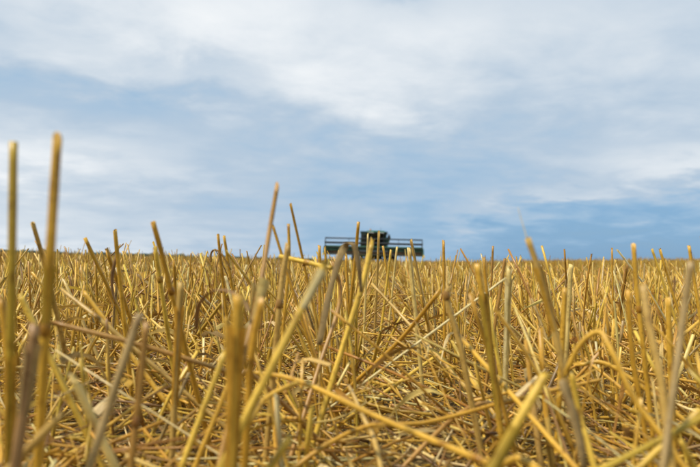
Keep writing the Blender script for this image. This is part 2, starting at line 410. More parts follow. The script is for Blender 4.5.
for s in (-1, 1):
    mm = MB().bar((cx + s * .9, 2.75, 3.36), (cx + s * 1.42, 2.55, 3.30), .022).bar((cx + s * 1.42, 2.55, 3.32), (cx + s * 1.42, 2.55, 2.72), .018).build('mirror_arm', P_BLACK, CB)
    MB().box((cx + s * 1.42, 2.58, 2.96), (.24, .07, .46)).build('mirror_housing', P_BLACK, mm, bevel=.02)
    MB().box((cx + s * 1.42, 2.62, 2.96), (.19, .02, .40)).build('mirror_glass', P_MIRROR, mm)
# left shoulder of the machine beside the cab (vent panel with louvres)
sh = MB().box((-1.08, 4.45, 2.55), (.72, .5, 1.7)).build('air_duct', P_DGREEN, CB, bevel=.03)
for z in np.linspace(1.95, 3.2, 8): MB().box((-1.08, 4.17, z), (.58, .06, .05), Matrix.Rotation(R(25), 3, 'X')).build('louvre', P_BLACK, sh)
MB().box((1.25, 4.5, 2.2), (.36, .4, 1.0)).build('tool_box', P_DGREEN, CB, bevel=.03)
# platform, railing, ladder
MB().box((1.25, 3.75, 1.58), (.62, 1.6, .06)).build('platform', P_STEEL, CB)
rl = MB()
for y in (2.98, 3.75, 4.5): rl.bar((1.54, y, 1.6), (1.54, y, 2.55), .02)
rl.bar((1.54, 2.98, 2.55), (1.54, 4.5, 2.55), .02).bar((1.54, 2.98, 2.1), (1.54, 4.5, 2.1), .02)
rl.build('railing', P_GREEN, CB)
ladder = MB().bar((1.62, 3.0, .45), (1.56, 3.1, 1.65), .025).bar((1.62, 3.5, .45), (1.56, 3.45, 1.65), .025).build('ladder', P_BLACK, CB)
for z in (.55, .85, 1.15, 1.45): MB().box((1.6, 3.25, z), (.2, .48, .035)).build('rung', P_STEEL, ladder)
# --- wheels
def wheel(x, y, rad_, wid, lugs):
    r0 = rad_
    tyre_p = [(r0 * .56, -wid * .42), (r0 * .72, -wid * .5), (r0 * .90, -wid * .49), (r0 * .965, -wid * .40), (r0 * .98, 0), (r0 * .965, wid * .40), (r0 * .90, wid * .49), (r0 * .72, wid * .5), (r0 * .56, wid * .42)]
    hub = MB().lathe([(.06, -.14), (.16, -.14), (.18, -.05), (.18, .05), (.16, .14), (.06, .14)], 16).build('wheel', P_YELLOW, CB, (x, y, rad_ - .02), smooth=False)
    MB().lathe(tyre_p, 40).build('tyre', P_RUBBER, hub, smooth=True)
    tr = MB()
    for i in range(lugs):
        for s in (-1, 1):
            a = 2 * math.pi * (i + (.25 if s > 0 else -.25)) / lugs
            m = Matrix.Rotation(a, 3, 'X') @ Matrix.Rotation(s * R(38), 3, 'Z')
            c = Matrix.Rotation(a, 3, 'X') @ Vector((s * wid * .24, 0, r0 * .975))
            tr.box(c, (wid * .56, r0 * .055, r0 * .07), m)
    tr.build('tread', P_RUBBER, hub)
    MB().lathe([(r0 * .57, -wid * .40), (r0 * .52, -wid * .34), (r0 * .50, -.1), (.17, -.06), (.17, .06), (r0 * .50, .1), (r0 * .52, wid * .34), (r0 * .57, wid * .40)], 32).build('rim', P_YELLOW, hub)
for x in (-2.05, 2.05): wheel(x, 4.55, .93, .70, 20)
for x in (-1.45, 1.45): wheel(x, 8.6, .62, .45, 18)
MB().bar((-1.9, 4.55, .92), (1.9, 4.55, .92), .16, 12).box((0, 4.55, .95), (1.3, .5, .55)).build('front_axle', P_GREEN, CB)
MB().bar((-1.3, 8.6, .6), (1.3, 8.6, .6), .1, 12).box((0, 8.6, .7), (.7, .35, .35)).build('rear_axle', P_GREEN, CB)
# --- feeder house and header
MB().prism([(1.15, .95), (1.15, 1.75), (4.6, 1.95), (4.7, 1.15)], -.72, .72).build('feeder_house', P_GREEN, CB, bevel=.03)
HW = 5.22                                                     # half width of the header
hd = MB().prism([(1.12, .98), (1.18, 1.76), (1.10, 1.80), (1.02, 1.74), (1.00, 1.02), (.98, .92), (1.10, .90)], -HW + .05, HW - .05).build('header', P_GREEN, CB)
MB().bar((-HW + .05, 1.14, 1.80), (HW - .05, 1.14, 1.80), .085, 12).build('top_beam', P_GREEN, hd)
for x in np.linspace(-4.7, 4.7, 13):
    MB().box((float(x), .985, 1.54), (.055, .05, .36)).build('back_rib', P_DGREEN, hd)
for s in (-1, 1):
    MB().prism([(.06, .97), (.06, 1.03), (.96, 1.12), (.96, 1.06)], s * .75, s * (HW - .2)).build('draper_belt', P_BELT, hd)
MB().prism([(.10, .95), (.10, 1.02), (.96, 1.10), (.96, 1.02)], -.73, .73).build('centre_belt', P_BELT, hd)
MB().prism([(-.04, .92), (-.04, .965), (.10, .985), (1.0, .95), (1.0, .91)], -HW + .06, HW - .06).build('floor_pan', P_DGREEN, hd)
kg = MB()
for i in range(136):
    x = -HW + .12 + i * (2 * HW - .24) / 135
    kg.bar((x, -.03, .945), (x, -.15, .935), .022, 4, .006)
tag(kg.build('knife_guard', P_STEEL, hd), kind='stuff')
MB().box((0, .99, 1.17), (2 * HW - .3, .03, .36)).build('shade_straw_strip', P_BELT, hd)  # added dark strip: shade around the auger and caught straw as colour
MB().bar((-1.5, .62, 1.32), (1.5, .62, 1.32), .14, 14).build('cross_auger', P_STEEL, hd)
for s in (-1, 1):
    es = MB().prism([(-.30, .88), (-.25, 1.05), (.30, 1.62), (.75, 1.80), (1.22, 1.85), (1.25, .90), (.2, .84)], s * (HW - .04), s * (HW + .03)).build('end_shield', P_GREEN, hd, bevel=.01)
    MB().bar((s * HW, -.25, .96), (s * (HW + .02), -1.05, .72), .10, 8, .02).build('crop_divider', P_YELLOW, hd)
for x in (-HW + .10, 0.0, HW - .10):
    MB().bar((x, 1.15, 1.86), (x, .32, 2.26), .05, 8).build('reel_arm', P_REEL, hd)
RY, RZ, RR = .30, 2.17, .55                                      # reel axis and radius
MB().bar((-HW + .12, RY, RZ), (HW - .12, RY, RZ), .10, 12).build('reel_shaft', P_REEL, hd)
for k in range(6):
    a = R(60 * k)
    by, bz = RY + RR * math.cos(a), RZ + RR * math.sin(a)
    bat = MB().bar((-HW + .12, by, bz), (HW - .12, by, bz), .05, 8)
    n = 70
    for i in range(n):
        x = -HW + .2 + i * (2 * HW - .4) / (n - 1)
        bat.bar((x, by, bz), (x, by + .04, bz - .17), .009, 4)
    bat.build('reel_bat', P_REEL, hd)
for x in (-HW + .14, -2.6, 0., 2.6, HW - .14):
    sp = MB()
    for k in range(6):
        a, a2 = R(60 * k), R(60 + 60 * k)
        p = (x, RY + RR * math.cos(a), RZ + RR * math.sin(a)); q = (x, RY + RR * math.cos(a2), RZ + RR * math.sin(a2))
        sp.bar((x, RY, RZ), p, .016, 6)
        if abs(x) > 5: sp.bar(p, q, .02, 6)
    sp.build('reel_spider', P_REEL, hd)

# ------------------------------------------------------------------ straw colours (linear)
PAL = np.array([(.65, .41, .078), (.76, .525, .11), (.57, .335, .06), (.78, .61, .26), (.42, .225, .055), (.47, .35, .185), (.56, .40, .060), (.80, .70, .44), (.28, .155, .06)]) * np.array([.79, .73, .49])
PROB = np.array([.27, .23, .17, .10, .075, .045, .05, .03, .03]); PROB /= PROB.sum()
PALNAMES = ['golden', 'yellow', 'amber', 'pale', 'brown', 'greyish', 'olive', 'whitish', 'dark brown']
def colours(n, r_, prob=PROB):
    i = r_.choice(len(PAL), n, p=prob)
    return np.clip(PAL[i] * r_.uniform(.80, 1.16, (n, 1)) * r_.uniform(.94, 1.06, (n, 3)), 0, .85), i

def stem_lines(base, h, lean, bend, K, r_):
    """centre lines of cut stems: base (N,2), height, lean vector (N,2) per unit height, sideways bow"""
    N = len(base); t_ = np.linspace(0, 1, K)[None, :]
    x = base[:, :1] + lean[:, :1] * h[:, None] * t_ + bend[:, :1] * (t_ ** 2) * h[:, None]
    y = base[:, 1:] + lean[:, 1:] * h[:, None] * t_ + bend[:, 1:] * (t_ ** 2) * h[:, None]
    z = gz(base[:, 0], base[:, 1])[:, None] - .008 + h[:, None] * t_
    return np.stack([x, y, z], -1)

def detailed(C, rad_, col, S, seed):
    """near stems: joint, sheath and a hollow cut end; C (N,6,3)"""
    r_ = np.random.default_rng(seed); N, K, _ = C.shape
    nodek = r_.integers(1, 3, N)
    nf = r_.uniform(.0, 1, N)
    # refine the line to 10 stations: joint and sheath edge sit close together
    tj = r_.uniform(.16, .55, N); ts = np.clip(tj + r_.uniform(.12, .42, N), 0, .93)
    st = np.stack([np.zeros(N), tj * .5, tj - .018, tj, tj + .018, (tj + ts) / 2, ts, ts + .008, (1 + ts) / 2 + .003, np.ones(N)], 1)
    f = st * (K - 1); i0 = np.clip(np.floor(f).astype(int), 0, K - 2); fr = (f - i0)[..., None]
    ar = np.arange(N)[:, None]
    L = C[ar, i0] * (1 - fr) + C[ar, i0 + 1] * fr
    sheath = (r_.uniform(size=N) < .6)[:, None]
    rr = rad_[:, None] * np.array([1, 1, 1, 1.28, 1.05, 1.0, 1.0, 1, .97, .95])[None]
    rr = np.where(sheath, rr * np.array([1, 1, 1, 1.05, 1.28, 1.24, 1.22, .96, 1, 1])[None], rr)
    cc = np.repeat(col[:, None], 10, 1)
    cc[:, 3] *= np.array([.55, .46, .42])
    shc, _ = colours(N, r_); shc = shc * .45 + cc[:, 5] * .55
    cc[:, 4:7] = np.where(sheath[..., None], shc[:, None], cc[:, 4:7])
    # hollow end
    d = L[:, -1] - L[:, -2]; d /= np.maximum(np.linalg.norm(d, axis=1, keepdims=True), 1e-9)
    sl = np.zeros((N, 12)); sl[:, 9] = r_.normal(0, 1.3, N) * rad_; sl[:, 10] = sl[:, 9] * .72
    L = np.concatenate([L, (L[:, -1] + d * rad_[:, None] * .05)[:, None], (L[:, -1] - d * .006)[:, None]], 1)
    rr = np.concatenate([rr, rr[:, -1:] * .72, rr[:, -1:] * .66], 1)
    cc = np.concatenate([cc, cc[:, -1:] * 1.05, cc[:, -1:] * .8], 1)
    return tubes(L, rr, S, np.clip(cc, 0, .9), seed, slant=sl)

# ------------------------------------------------------------------ standing stubble in drill rows
ROW, RX0, SL = .155, -.05, .035
def row_points(y0, y1, half0, half1, step, per):
    """stem feet in tufts along the rows within a widening strip"""
    pts = []
    kmax = int((half1 + abs(SL) * y1) / ROW) + 2
    for k in range(-kmax, kmax + 1):
        n = int((y1 - y0) / step)
        ys = y0 + (np.arange(n) + rng.uniform(-.4, .4, n)) * step
        xs = RX0 + k * ROW + (.05 if k >= 1 else 0) + SL * ys + .016 * np.sin(ys * 3.1 + k * 1.7) + .01 * np.sin(ys * 9 + k)
        lim = half0 + (half1 - half0) * (ys - y0) / (y1 - y0)
        keep = (np.abs(xs) < lim) & (rng.uniform(size=n) < .88)
        xs, ys = xs[keep], ys[keep]
        cnt = rng.poisson(per, len(xs))
        px = np.repeat(xs, cnt) + rng.normal(0, .021, cnt.sum()); py = np.repeat(ys, cnt) + rng.normal(0, .018, cnt.sum())
        pts.append(np.stack([px, py], 1))
    return np.concatenate(pts)

def lean_vec(n, r_, wild=.22):
    s = np.where(r_.uniform(size=(n, 1)) < wild, .55, .13)
    v = r_.normal(0, 1, (n, 2)) * s; v[:, 0] -= .07
    return np.clip(v, -1.5, 1.5)

# near stems
base = row_points(-.6, 2.9, 1.7, 2.9, .032, 5.0)
x, y = base[:, 0], base[:, 1]
dist = np.hypot(x, y)
gap = np.exp(-((x - .075 - .03 * y) / .085) ** 2) * (y < 1.75) * (y > 0)
keep = (dist > .44) & (rng.uniform(size=len(x)) > gap * .95)
keep &= ~((y > 0) & (y < .75) & (np.abs(x) < .6 * y) & (rng.uniform(size=len(x)) < .66))
base = base[keep]; N = len(base); dist = np.hypot(base[:, 0], base[:, 1])
h = np.clip(rng.normal(.168, .030, N), .06, .225)
tall = (rng.uniform(size=N) < .03) & (dist > 1.1); h[tall] += rng.uniform(.02, .05, tall.sum())
h = np.where(dist < 1.0, np.minimum(h, rng.uniform(.10, .178, N)), h)
h_n = h.copy(); lean = lean_vec(N, rng, .42); bend = rng.standard_t(2.5, (N, 2)).clip(-5, 5) * .10
rad_ = np.clip(rng.normal(.00148, .00042, N), .0007, .0028)
ncol, nci = colours(N, rng)
NC = stem_lines(base, h / np.sqrt(1 + (lean ** 2).sum(1)) * 1.06, lean, bend, 6, rng)
# the largest ones in view become single stalks
px, py, pd = project(NC[:, -1]); mx_, my_, md = project(NC[:, 3])
inview = (md > .1) & (mx_ > 5) & (mx_ < 695) & (my_ < 462)
order = np.argsort(np.where(inview, pd + rng.uniform(0, .25, N), 99))
SINGLE = order[:232]
stuff = np.ones(N, bool); stuff[SINGLE] = False
outv = ~((md > .1) & (mx_ > -160) & (mx_ < 860))
V1 = detailed(NC[stuff & ~outv], rad_[stuff & ~outv], ncol[stuff & ~outv], 6, 11)
tag(link('near_stubble', mesh_arrays('near_stubble', *V1), M_STRAW), 'dense golden cut stubble standing in rows close to the viewer', 'stubble', kind='stuff')
V1 = tubes(NC[stuff & outv][:, ::2], np.repeat(rad_[stuff & outv][:, None], 3, 1), 4, np.repeat(ncol[stuff & outv][:, None], 3, 1), 12)
tag(link('side_stubble', mesh_arrays('side_stubble', *V1), M_STRAW), 'cut stubble continuing beside and behind the viewer', 'stubble', kind='stuff')

used_single = []
for j in SINGLE:
    b0 = NC[j, 0].copy()
    v = detailed((NC[j] - b0)[None], rad_[j:j + 1], ncol[j:j + 1], 9, 1000 + int(j))
    o = link('straw_stalk', mesh_arrays('straw_stalk', *v), M_STRAW); o.location = b0
    sx = px[j] - project(NC[j, 0])[0]
    ln = 'upright' if abs(sx) < 10 else ('left-leaning' if sx < 0 else 'right-leaning')
    zone = ['at the left edge', 'left of the middle', 'in the middle', 'right of the middle', 'at the right edge'][int(np.clip(mx_[j] // 140, 0, 4))]
    sz = 'short' if h_n[j] < .13 else ('tall' if h_n[j] > .175 else 'medium')
    dep = 'closest foreground' if md[j] < .85 else ('near stubble' if md[j] < 1.15 else 'second row')
    tag(o, f'{sz} {ln} {PALNAMES[nci[j]]} cut straw stalk in the {dep}, {zone}', 'straw', 'cut straw stalks standing in the near stubble')

# middle distance
base = row_points(2.9, 10.0, 3.0, 7.6, .042, 4.0); N = len(base)
h = np.clip(rng.normal(.172, .026, N), .07, .24); tall = rng.uniform(size=N) < .025; h[tall] += rng.uniform(.02, .06, tall.sum())
lean = lean_vec(N, rng, .22)
C = stem_lines(base, h / np.sqrt(1 + (lean ** 2).sum(1)) * 1.05, lean, rng.normal(0, .1, (N, 2)), 3, rng)
rr = np.clip(rng.normal(.0017, .0004, N), .0009, .003)
c, _ = colours(N, rng)
tag(link('middle_stubble', mesh_arrays('middle_stubble', *tubes(C, np.repeat(rr[:, None], 3, 1), 3, np.repeat(c[:, None], 3, 1), 21)), M_STRAW),
    'golden stubble rows of the middle distance', 'stubble', kind='stuff')
# far
def scatter(y0, y1, half0, half1, n, p=1.0):
    u = rng.uniform(size=n); y = y0 + (y1 - y0) * u ** p
    return np.stack([rng.uniform(-1, 1, n) * (half0 + (half1 - half0) * (y - y0) / (y1 - y0)), y], 1)
base = scatter(10, 34, 7.6, 24, 74000, 1.3); N = len(base)
h = np.clip(rng.normal(.168, .026, N), .07, .24); lean = lean_vec(N, rng, .2)
C = stem_lines(base, h, lean * .8, np.zeros((N, 2)), 2, rng); c, _ = colours(N, rng)
tag(link('far_stubble', mesh_arrays('far_stubble', *tubes(C, rng.uniform(.0022, .0036, (N, 1)).repeat(2, 1), 3, np.repeat(c[:, None], 2, 1), 31)), M_STRAW),
    'far golden stubble seen as a soft carpet', 'stubble', kind='stuff')
base = scatter(34, 150, 24, 100, 36000, 1.5); N = len(base)
h = np.clip(rng.normal(.165, .02, N), .07, .22); lean = lean_vec(N, rng, .2)
C = stem_lines(base, h, lean * .8, np.zeros((N, 2)), 2, rng); c, _ = colours(N, rng)
tag(link('distant_stubble', mesh_arrays('distant_stubble', *tubes(C, rng.uniform(.008, .016, (N, 1)).repeat(2, 1), 3, np.repeat(c[:, None], 2, 1), 41)), M_STRAW),
    'thin golden line of stubble reaching to the horizon', 'stubble', kind='stuff')

# ------------------------------------------------------------------ loose straw lying between the rows
def loose(n, y0, y1, half0, half1, lmin, lmax, zmax, r_, tiltmax=.3):
    b_ = scatter(y0, y1, half0, half1, n)
    L = lmin + (lmax - lmin) * r_.uniform(0, 1, n) ** 2.2; a = r_.normal(math.pi / 2, 1.1, n) + np.where(r_.uniform(size=n) < .5, math.pi / 2, 0)
    tilt = np.minimum(np.abs(r_.normal(0, tiltmax * .5, n)), .75); zc_ = np.abs(r_.normal(0, zmax * .5, n)) + .003
    t_ = np.linspace(-.5, .5, 4)[None]
    bow = r_.normal(0, .09, n)[:, None] * L[:, None] * (t_ ** 2 - .25)
    bz = r_.normal(0, .08, n)[:, None] * L[:, None] * (t_ ** 2 - .25)
    X_ = b_[:, :1] + np.cos(a)[:, None] * t_ * L[:, None] - np.sin(a)[:, None] * bow
    Y_ = b_[:, 1:] + np.sin(a)[:, None] * t_ * L[:, None] + np.cos(a)[:, None] * bow
    dzz = np.tan(tilt)[:, None] * t_ * L[:, None]
    Z_ = gz(b_[:, 0], b_[:, 1])[:, None] + zc_[:, None] + dzz + .5 * np.tan(tilt)[:, None] * L[:, None] * .8 + bz
    return np.stack([X_, Y_, Z_], -1)
PL = np.array([.25, .19, .16, .10, .11, .03, .01, .06, .09]); PL /= PL.sum()
C = loose(17500, .28, 2.9, .9, 2.6, .03, .22, .060, rng, .50); N = len(C)
rr = np.clip(rng.normal(.00100, .00040, N), .0004, .0024); c, ci = colours(N, rng, PL); c = c * np.array([.95, .91, .82])
lpx, lpy, lpd = project(C[:, 1:3].mean(1))
# keep the lens clear of random straws
ok = ~((np.linalg.norm(C - np.array([0, 0, CAM_H]), axis=2).min(1) < .42))
iv_ = ok & (lpd > .1) & (lpx > 15) & (lpx < 685) & (lpy < 455)
top = C[:, :, 2].max(1) - gz(C[:, 0, 0], C[:, 0, 1])
LEN = np.linalg.norm(C[:, -1] - C[:, 0], axis=1)
score = LEN / np.maximum(lpd, .1) * (1 + 6 * top)
LS = np.argsort(np.where(iv_, -score, 9))[:240]
stuffl = ok.copy(); stuffl[LS] = False
def ends(C, rr, c):
    d0 = (C[:, 1] - C[:, 0]); d0 /= np.linalg.norm(d0, axis=1, keepdims=True); d1 = C[:, -1] - C[:, -2]; d1 /= np.linalg.norm(d1, axis=1, keepdims=True)
    Q = np.concatenate([(C[:, 0] + d0 * .005)[:, None], C[:, :1], C, C[:, -1:], (C[:, -1] - d1 * .005)[:, None]], 1)
    # tiny offsets keep the rim rings apart
    Q[:, 1] -= d0 * 1e-4; Q[:, -2] += d1 * 1e-4
    RRr = np.stack([rr * .66, rr * .72, rr, rr * 1.0, rr * .98, rr * .95, rr * .7, rr * .64], 1)
    return Q, RRr, np.repeat(c[:, None], Q.shape[1], 1)
nearl = stuffl & (lpd < 1.5) & (lpx > -60) & (lpx < 760); restl = stuffl & ~nearl
tag(link('loose_straw', mesh_arrays('loose_straw', *tubes(*(lambda q: (q[0], q[1], 6, q[2], 51))(ends(C[nearl], rr[nearl], c[nearl])))), M_STRAW),
    'mat of loose threshed straw lying between the front rows', 'straw', kind='stuff')
tag(link('loose_straw_around', mesh_arrays('loose_straw_around', *tubes(C[restl], np.repeat(rr[restl][:, None], 4, 1), 4, np.repeat(c[restl][:, None], 4, 1), 52)), M_STRAW),
    'loose threshed straw lying between the next rows', 'straw', kind='stuff')
for j in LS:
    b0 = C[j].mean(0); b0[2] = C[j, :, 2].min()
    q = ends(C[j:j + 1] - b0, rr[j:j + 1], c[j:j + 1])
    o = link('lying_straw', mesh_arrays('lying_straw', *tubes(q[0], q[1], 8, q[2], 2000 + int(j))), M_STRAW); o.location = b0
    zone = ['at the left edge', 'left of the middle', 'in the middle', 'right of the middle', 'at the right edge'][int(np.clip(lpx[j] // 140, 0, 4))]
    dep = "at the photo's bottom" if lpy[j] > 400 else ('between the front rows' if lpy[j] > 340 else 'farther back')
    e0, e1 = project(C[j, 0]), project(C[j, -1]); du, dv = float(e1[0] - e0[0]), float(e1[1] - e0[1])
    if du < 0: du, dv = -du, -dv
    way = 'level' if abs(dv) < .25 * du else ('end-on' if abs(dv) > 2.5 * du else ('slanting up' if dv < 0 else 'slanting down'))
    sz = 'long' if LEN[j] > .17 else ('short' if LEN[j] < .11 else 'medium')
    tag(o, f'{sz} {PALNAMES[ci[j]]} straw lying {way} {dep}, {zone}', 'straw', 'threshed straws lying on the ground')
C = loose(9000, 2.6, 10, 2.6, 7.4, .05, .28, .05, rng, .4); N = len(C)
rr = np.clip(rng.normal(.0019, .0004, N), .001, .003); c, _ = colours(N, rng, PL)
tag(link('loose_straw_behind', mesh_arrays('loose_straw_behind', *tubes(C[:, ::3], np.repeat(rr[:, None], 2, 1), 4, np.repeat(c[:, None], 2, 1), 61)), M_STRAW),
    'loose straw scattered among the middle rows', 'straw', kind='stuff')
# short broken bits and chaff
C = loose(26000, .25, 3.2, .9, 2.6, .008, .05, .020, rng, .35); N = len(C); C = C[:, ::3]
rr = np.clip(rng.normal(.0012, .0004, N), .0005, .0022); c, _ = colours(N, rng, PL); c = c * np.array([.50, .46, .42])
tag(link('chaff', mesh_arrays('chaff', *tubes(C, np.repeat(rr[:, None], 2, 1), 4, np.repeat(c[:, None], 2, 1), 71, oval=.5)), M_STRAW),
    'short broken straw bits and chaff covering the soil', 'chaff', kind='stuff')
# dry leaf blades hanging off the stems
def blades(n, y0, y1, half0, half1):
    b_ = scatter(y0, y1, half0, half1, n); K = 7; t_ = np.linspace(0, 1, K)[None]
    a = rng.uniform(0, 2 * math.pi, n)[:, None]; L = rng.uniform(.04, .15, n)[:, None]
    z0 = rng.uniform(.01, .13, n)[:, None]; up = rng.uniform(.1, .9, n)[:, None]; dn = rng.uniform(.4, 1.6, n)[:, None]
    curl = rng.normal(0, 1.2, n)[:, None]
    X_ = b_[:, :1] + np.cos(a + curl * t_) * L * t_ * .8; Y_ = b_[:, 1:] + np.sin(a + curl * t_) * L * t_ * .8
    gz0 = gz(b_[:, 0], b_[:, 1])[:, None]
    Z_ = np.maximum(gz0 + z0 + L * (up * t_ - dn * t_ * t_), gz0 + .003 + .002 * np.sin(9 * t_ + a))
    W = rng.uniform(.0014, .0036, n)[:, None] * np.sqrt(np.clip(1.02 - t_, 0, 1)) * (1 + .2 * np.sin(t_ * 9 + a))
    tw = rng.normal(0, 2.4, n)[:, None] * t_ + a
    side = np.stack([-np.sin(a) * np.cos(tw), np.cos(a) * np.cos(tw), np.sin(tw)], -1)
    pr = np.array([.10, .08, .12, .16, .16, .16, .02, .12, .08]); c, _ = colours(n, rng, pr / pr.sum())
    return np.stack([X_, Y_, Z_], -1), np.broadcast_to(W, (n, K)), side, np.repeat(c[:, None], K, 1)
Cb, Wb, Sb, cb = blades(3200, .45, 4.2, 1.0, 3.4)
ok = np.linalg.norm(Cb - np.array([0, 0, CAM_H]), axis=2).min(1) > .5
tag(link('dry_leaf_litter', mesh_arrays('dry_leaf_litter', *ribbons(Cb[ok], Wb[ok], Sb[ok], cb[ok])), M_LEAF),
    'curled dry leaf blades hanging among the stems', 'leaves', kind='stuff')

# ------------------------------------------------------------------ the stalks one can point to
def smooth_line(P, n):
    """Catmull-Rom through P"""
    P = np.asarray(P, float)
    if len(P) == 2: return P[0] + (P[1] - P[0]) * np.linspace(0, 1, n)[:, None]
    Q = np.concatenate([[2 * P[0] - P[1]], P, [2 * P[-1] - P[-2]]])
    out = []
    for u in np.linspace(0, len(P) - 1 - 1e-6, n):
        i = int(u); t_ = u - i; a, b_, c_, d = Q[i:i + 4]
        out.append(.5 * (2 * b_ + (c_ - a) * t_ + (2 * a - 5 * b_ + 4 * c_ - d) * t_ ** 2 + (3 * b_ - a - 3 * c_ + d) * t_ ** 3))
    return np.array(out)

HCOL = dict(gold=(.70, .43, .07), yellow=(.76, .53, .10), amber=(.60, .345, .05), pale=(.76, .60, .27), brown=(.44, .25, .075), grey=(.46, .34, .19), olive=(.52, .37, .055), white=(.80, .71, .45), pink=(.42, .26, .15), tan=(.60, .41, .145))
HCOL = {k_: tuple(np.array(v_) * np.array([.79, .73, .49])) for k_, v_ in HCOL.items()}
def to_ground(P):
    """carry a stalk on from its lowest seen point down into the soil"""
    a, b_ = P[-2], P[-1]; d = b_ - a; d /= np.linalg.norm(d)
    if d[2] > -.35: d = d + np.array([0, 0, -.6]); d /= np.linalg.norm(d)
    n = (b_[2] - float(gz(b_[0], b_[1])) + .008) / -d[2]
    return np.concatenate([P, [b_ + d * max(n, .004)]]) if n > .003 else P
def hero(label, pts, width, colr, ground=True, cat='straw', name='straw_stalk', joints=(), sheath=None, taper=.95, grp=None):
    """pts: (photo x, photo y, metres away), tip first; width in photo pixels at the first point's distance"""
    P = np.array([at(*p) for p in pts]); 
    if ground: P = to_ground(P)
    P = smooth_line(P, 4 * len(P) + 2)[::-1]                                # foot first
    rad0 = width * .5 * pts[0][2] / FOC
    org = P[0].copy(); P = P - org
    cl = np.array(HCOL[colr]); K = len(P)
    rr = rad0 * np.linspace(1.06, taper, K) * (1 + .03 * np.sin(np.arange(K) * 1.9))
    d = P[-1] - P[-2]; d /= np.linalg.norm(d); d0 = P[1] - P[0]; d0 /= np.linalg.norm(d0)
    Q = np.concatenate([[P[0] + d0 * .006, P[0] - d0 * 1e-4], P, [P[-1] + d * 1e-4, P[-1] - d * .008]])
    rr = np.concatenate([[rr[0] * .64, rr[0] * .72], rr, [rr[-1] * .72, rr[-1] * .64]])
    cc = np.repeat(cl[None], len(Q), 0) * (1 + rng.normal(0, .05, (len(Q), 1)))
    sl = np.zeros((1, len(Q))); sl[0, -3] = rng.normal(0, 1.1) * rad0; sl[0, -2] = sl[0, -3] * .72
    o = link(name, mesh_arrays(name, *tubes(Q[None], rr[None], 14, np.clip(cc, 0, .9)[None], len(label) * 7 + int(pts[0][0]), slant=sl)), M_STRAW)
    o.location = org
    tag(o, label, cat, grp)
    for f in joints:                                                   # swollen joints of the culm
        i = f * (K - 1); k = min(int(i), K - 2); c0 = P[k] + (P[k + 1] - P[k]) * (i - k); tt = P[k + 1] - P[k]; tt /= np.linalg.norm(tt)
        L = np.array([c0 + tt * s * rad0 for s in (-1.6, -1.0, 0, 1.0, 1.6)])
        link('joint', mesh_arrays('joint', *tubes(L[None], (rad0 * np.array([1.0, 1.2, 1.32, 1.18, .98]))[None], 14, np.repeat((cl * np.array([.55, .45, .40]))[None], 5, 0)[None], 5)), M_STRAW, o)
    if sheath:                                                         # split leaf sheath wrapped round part of the stalk
        f0, f1, scol = sheath[:3]; sw = sheath[3] if len(sheath) > 3 else 1.
        ii = np.linspace(f0 * (K - 1), f1 * (K - 1), 8); kk = np.minimum(ii.astype(int), K - 2)
        L = P[kk] + (P[kk + 1] - P[kk]) * (ii - kk)[:, None]
        sr = rad0 * (1 + (np.array([1.10, 1.25, 1.3, 1.32, 1.34, 1.38, 1.46, 1.62]) * sw - 1) * np.clip(np.linspace(.3, 2, 8), 0, 1))
        sc = np.repeat(np.array(HCOL[scol])[None], 8, 0) * (1 + rng.normal(0, .06, (8, 1)))
        V_, F_, u_, c_ = tubes(L[None], sr[None], 14, np.clip(sc, 0, .9)[None], 9)
        F_ = F_.reshape(7, 14, 4); u_ = u_.reshape(7, 14, 4, 2)
        link('leaf_sheath', mesh_arrays('leaf_sheath', V_, F_[:, 2:].reshape(-1, 4), u_[:, 2:].reshape(-1, 2), c_), M_LEAF, o)
    return o
def leaf(label, pts, width, colr, twist=0., ground=False, name='dried_leaf'):
    P = np.array([at(*p) for p in pts])
    if ground: P = to_ground(P)
    P = smooth_line(P, 5 * len(P)); org = P[-1].copy(); P = P - org; K = len(P); t_ = np.linspace(0, 1, K)
    W = width * .5 * pts[0][2] / FOC * (.35 + .65 * np.sqrt(np.clip(np.sin(math.pi * np.clip(t_ * .8 + .12, 0, 1)), 0, 1))) * (1 + .12 * np.sin(t_ * 17))
    tw = twist * t_
    side = np.stack([np.cos(tw), np.sin(tw), .3 * np.sin(tw * 1.3)], -1)
    cl = np.repeat(np.array(HCOL[colr])[None], K, 0) * (1 + rng.normal(0, .07, (K, 1)))
    o = link(name, mesh_arrays(name, *ribbons(P[None], W[None], side[None], np.clip(cl, 0, .9)[None], .35)), M_LEAF); o.location = org
    sol = o.modifiers.new('thickness', 'SOLIDIFY'); sol.thickness = .00035
    return tag(o, label, 'leaf')

H = hero
# ---- left
H('tall blurred olive stalk at the left edge with dark tip against the sky', [(13.5, 142, .33), (12, 260, .33), (10, 400, .335)], 8.5, 'olive', sheath=(.1, .42, 'gold'))
H('tallest blurred golden-brown stalk rising into the sky, second from the left', [(57.5, 139, .31), (51, 240, .31), (45, 345, .315)], 9.5, 'gold', joints=(.36,), sheath=(.36, .55, 'olive'))
H('thin tan stalk leaning left between the two tall blurred stalks', [(33, 224, .62), (47, 272, .64), (58, 320, .66)], 4.6, 'tan')
H('slim golden stalk leaning left, first sky-high tip right of the tall pair', [(85, 238, .78), (108, 287, .8)], 3.9, 'gold', joints=(.3,))
H('short upright gold stalk with tip just above the left horizon', [(115, 231, .75), (121, 290, .76)], 4.2, 'gold')
H('stubby amber stalk leaning left beside a dark twisted leaf', [(107, 251, .82), (124, 300, .84)], 4.2, 'amber')
H('brown-tipped golden stalk slanting left, tallest of the left middle group', [(153, 222, .56), (164, 262, .57), (176, 310, .58)], 5.4, 'amber', joints=(.4,))
H('yellow stalk with a black-spotted joint beside the slanting brown-tipped stalk', [(155, 247, .7), (163, 300, .71)], 4.4, 'yellow', joints=(.62,))
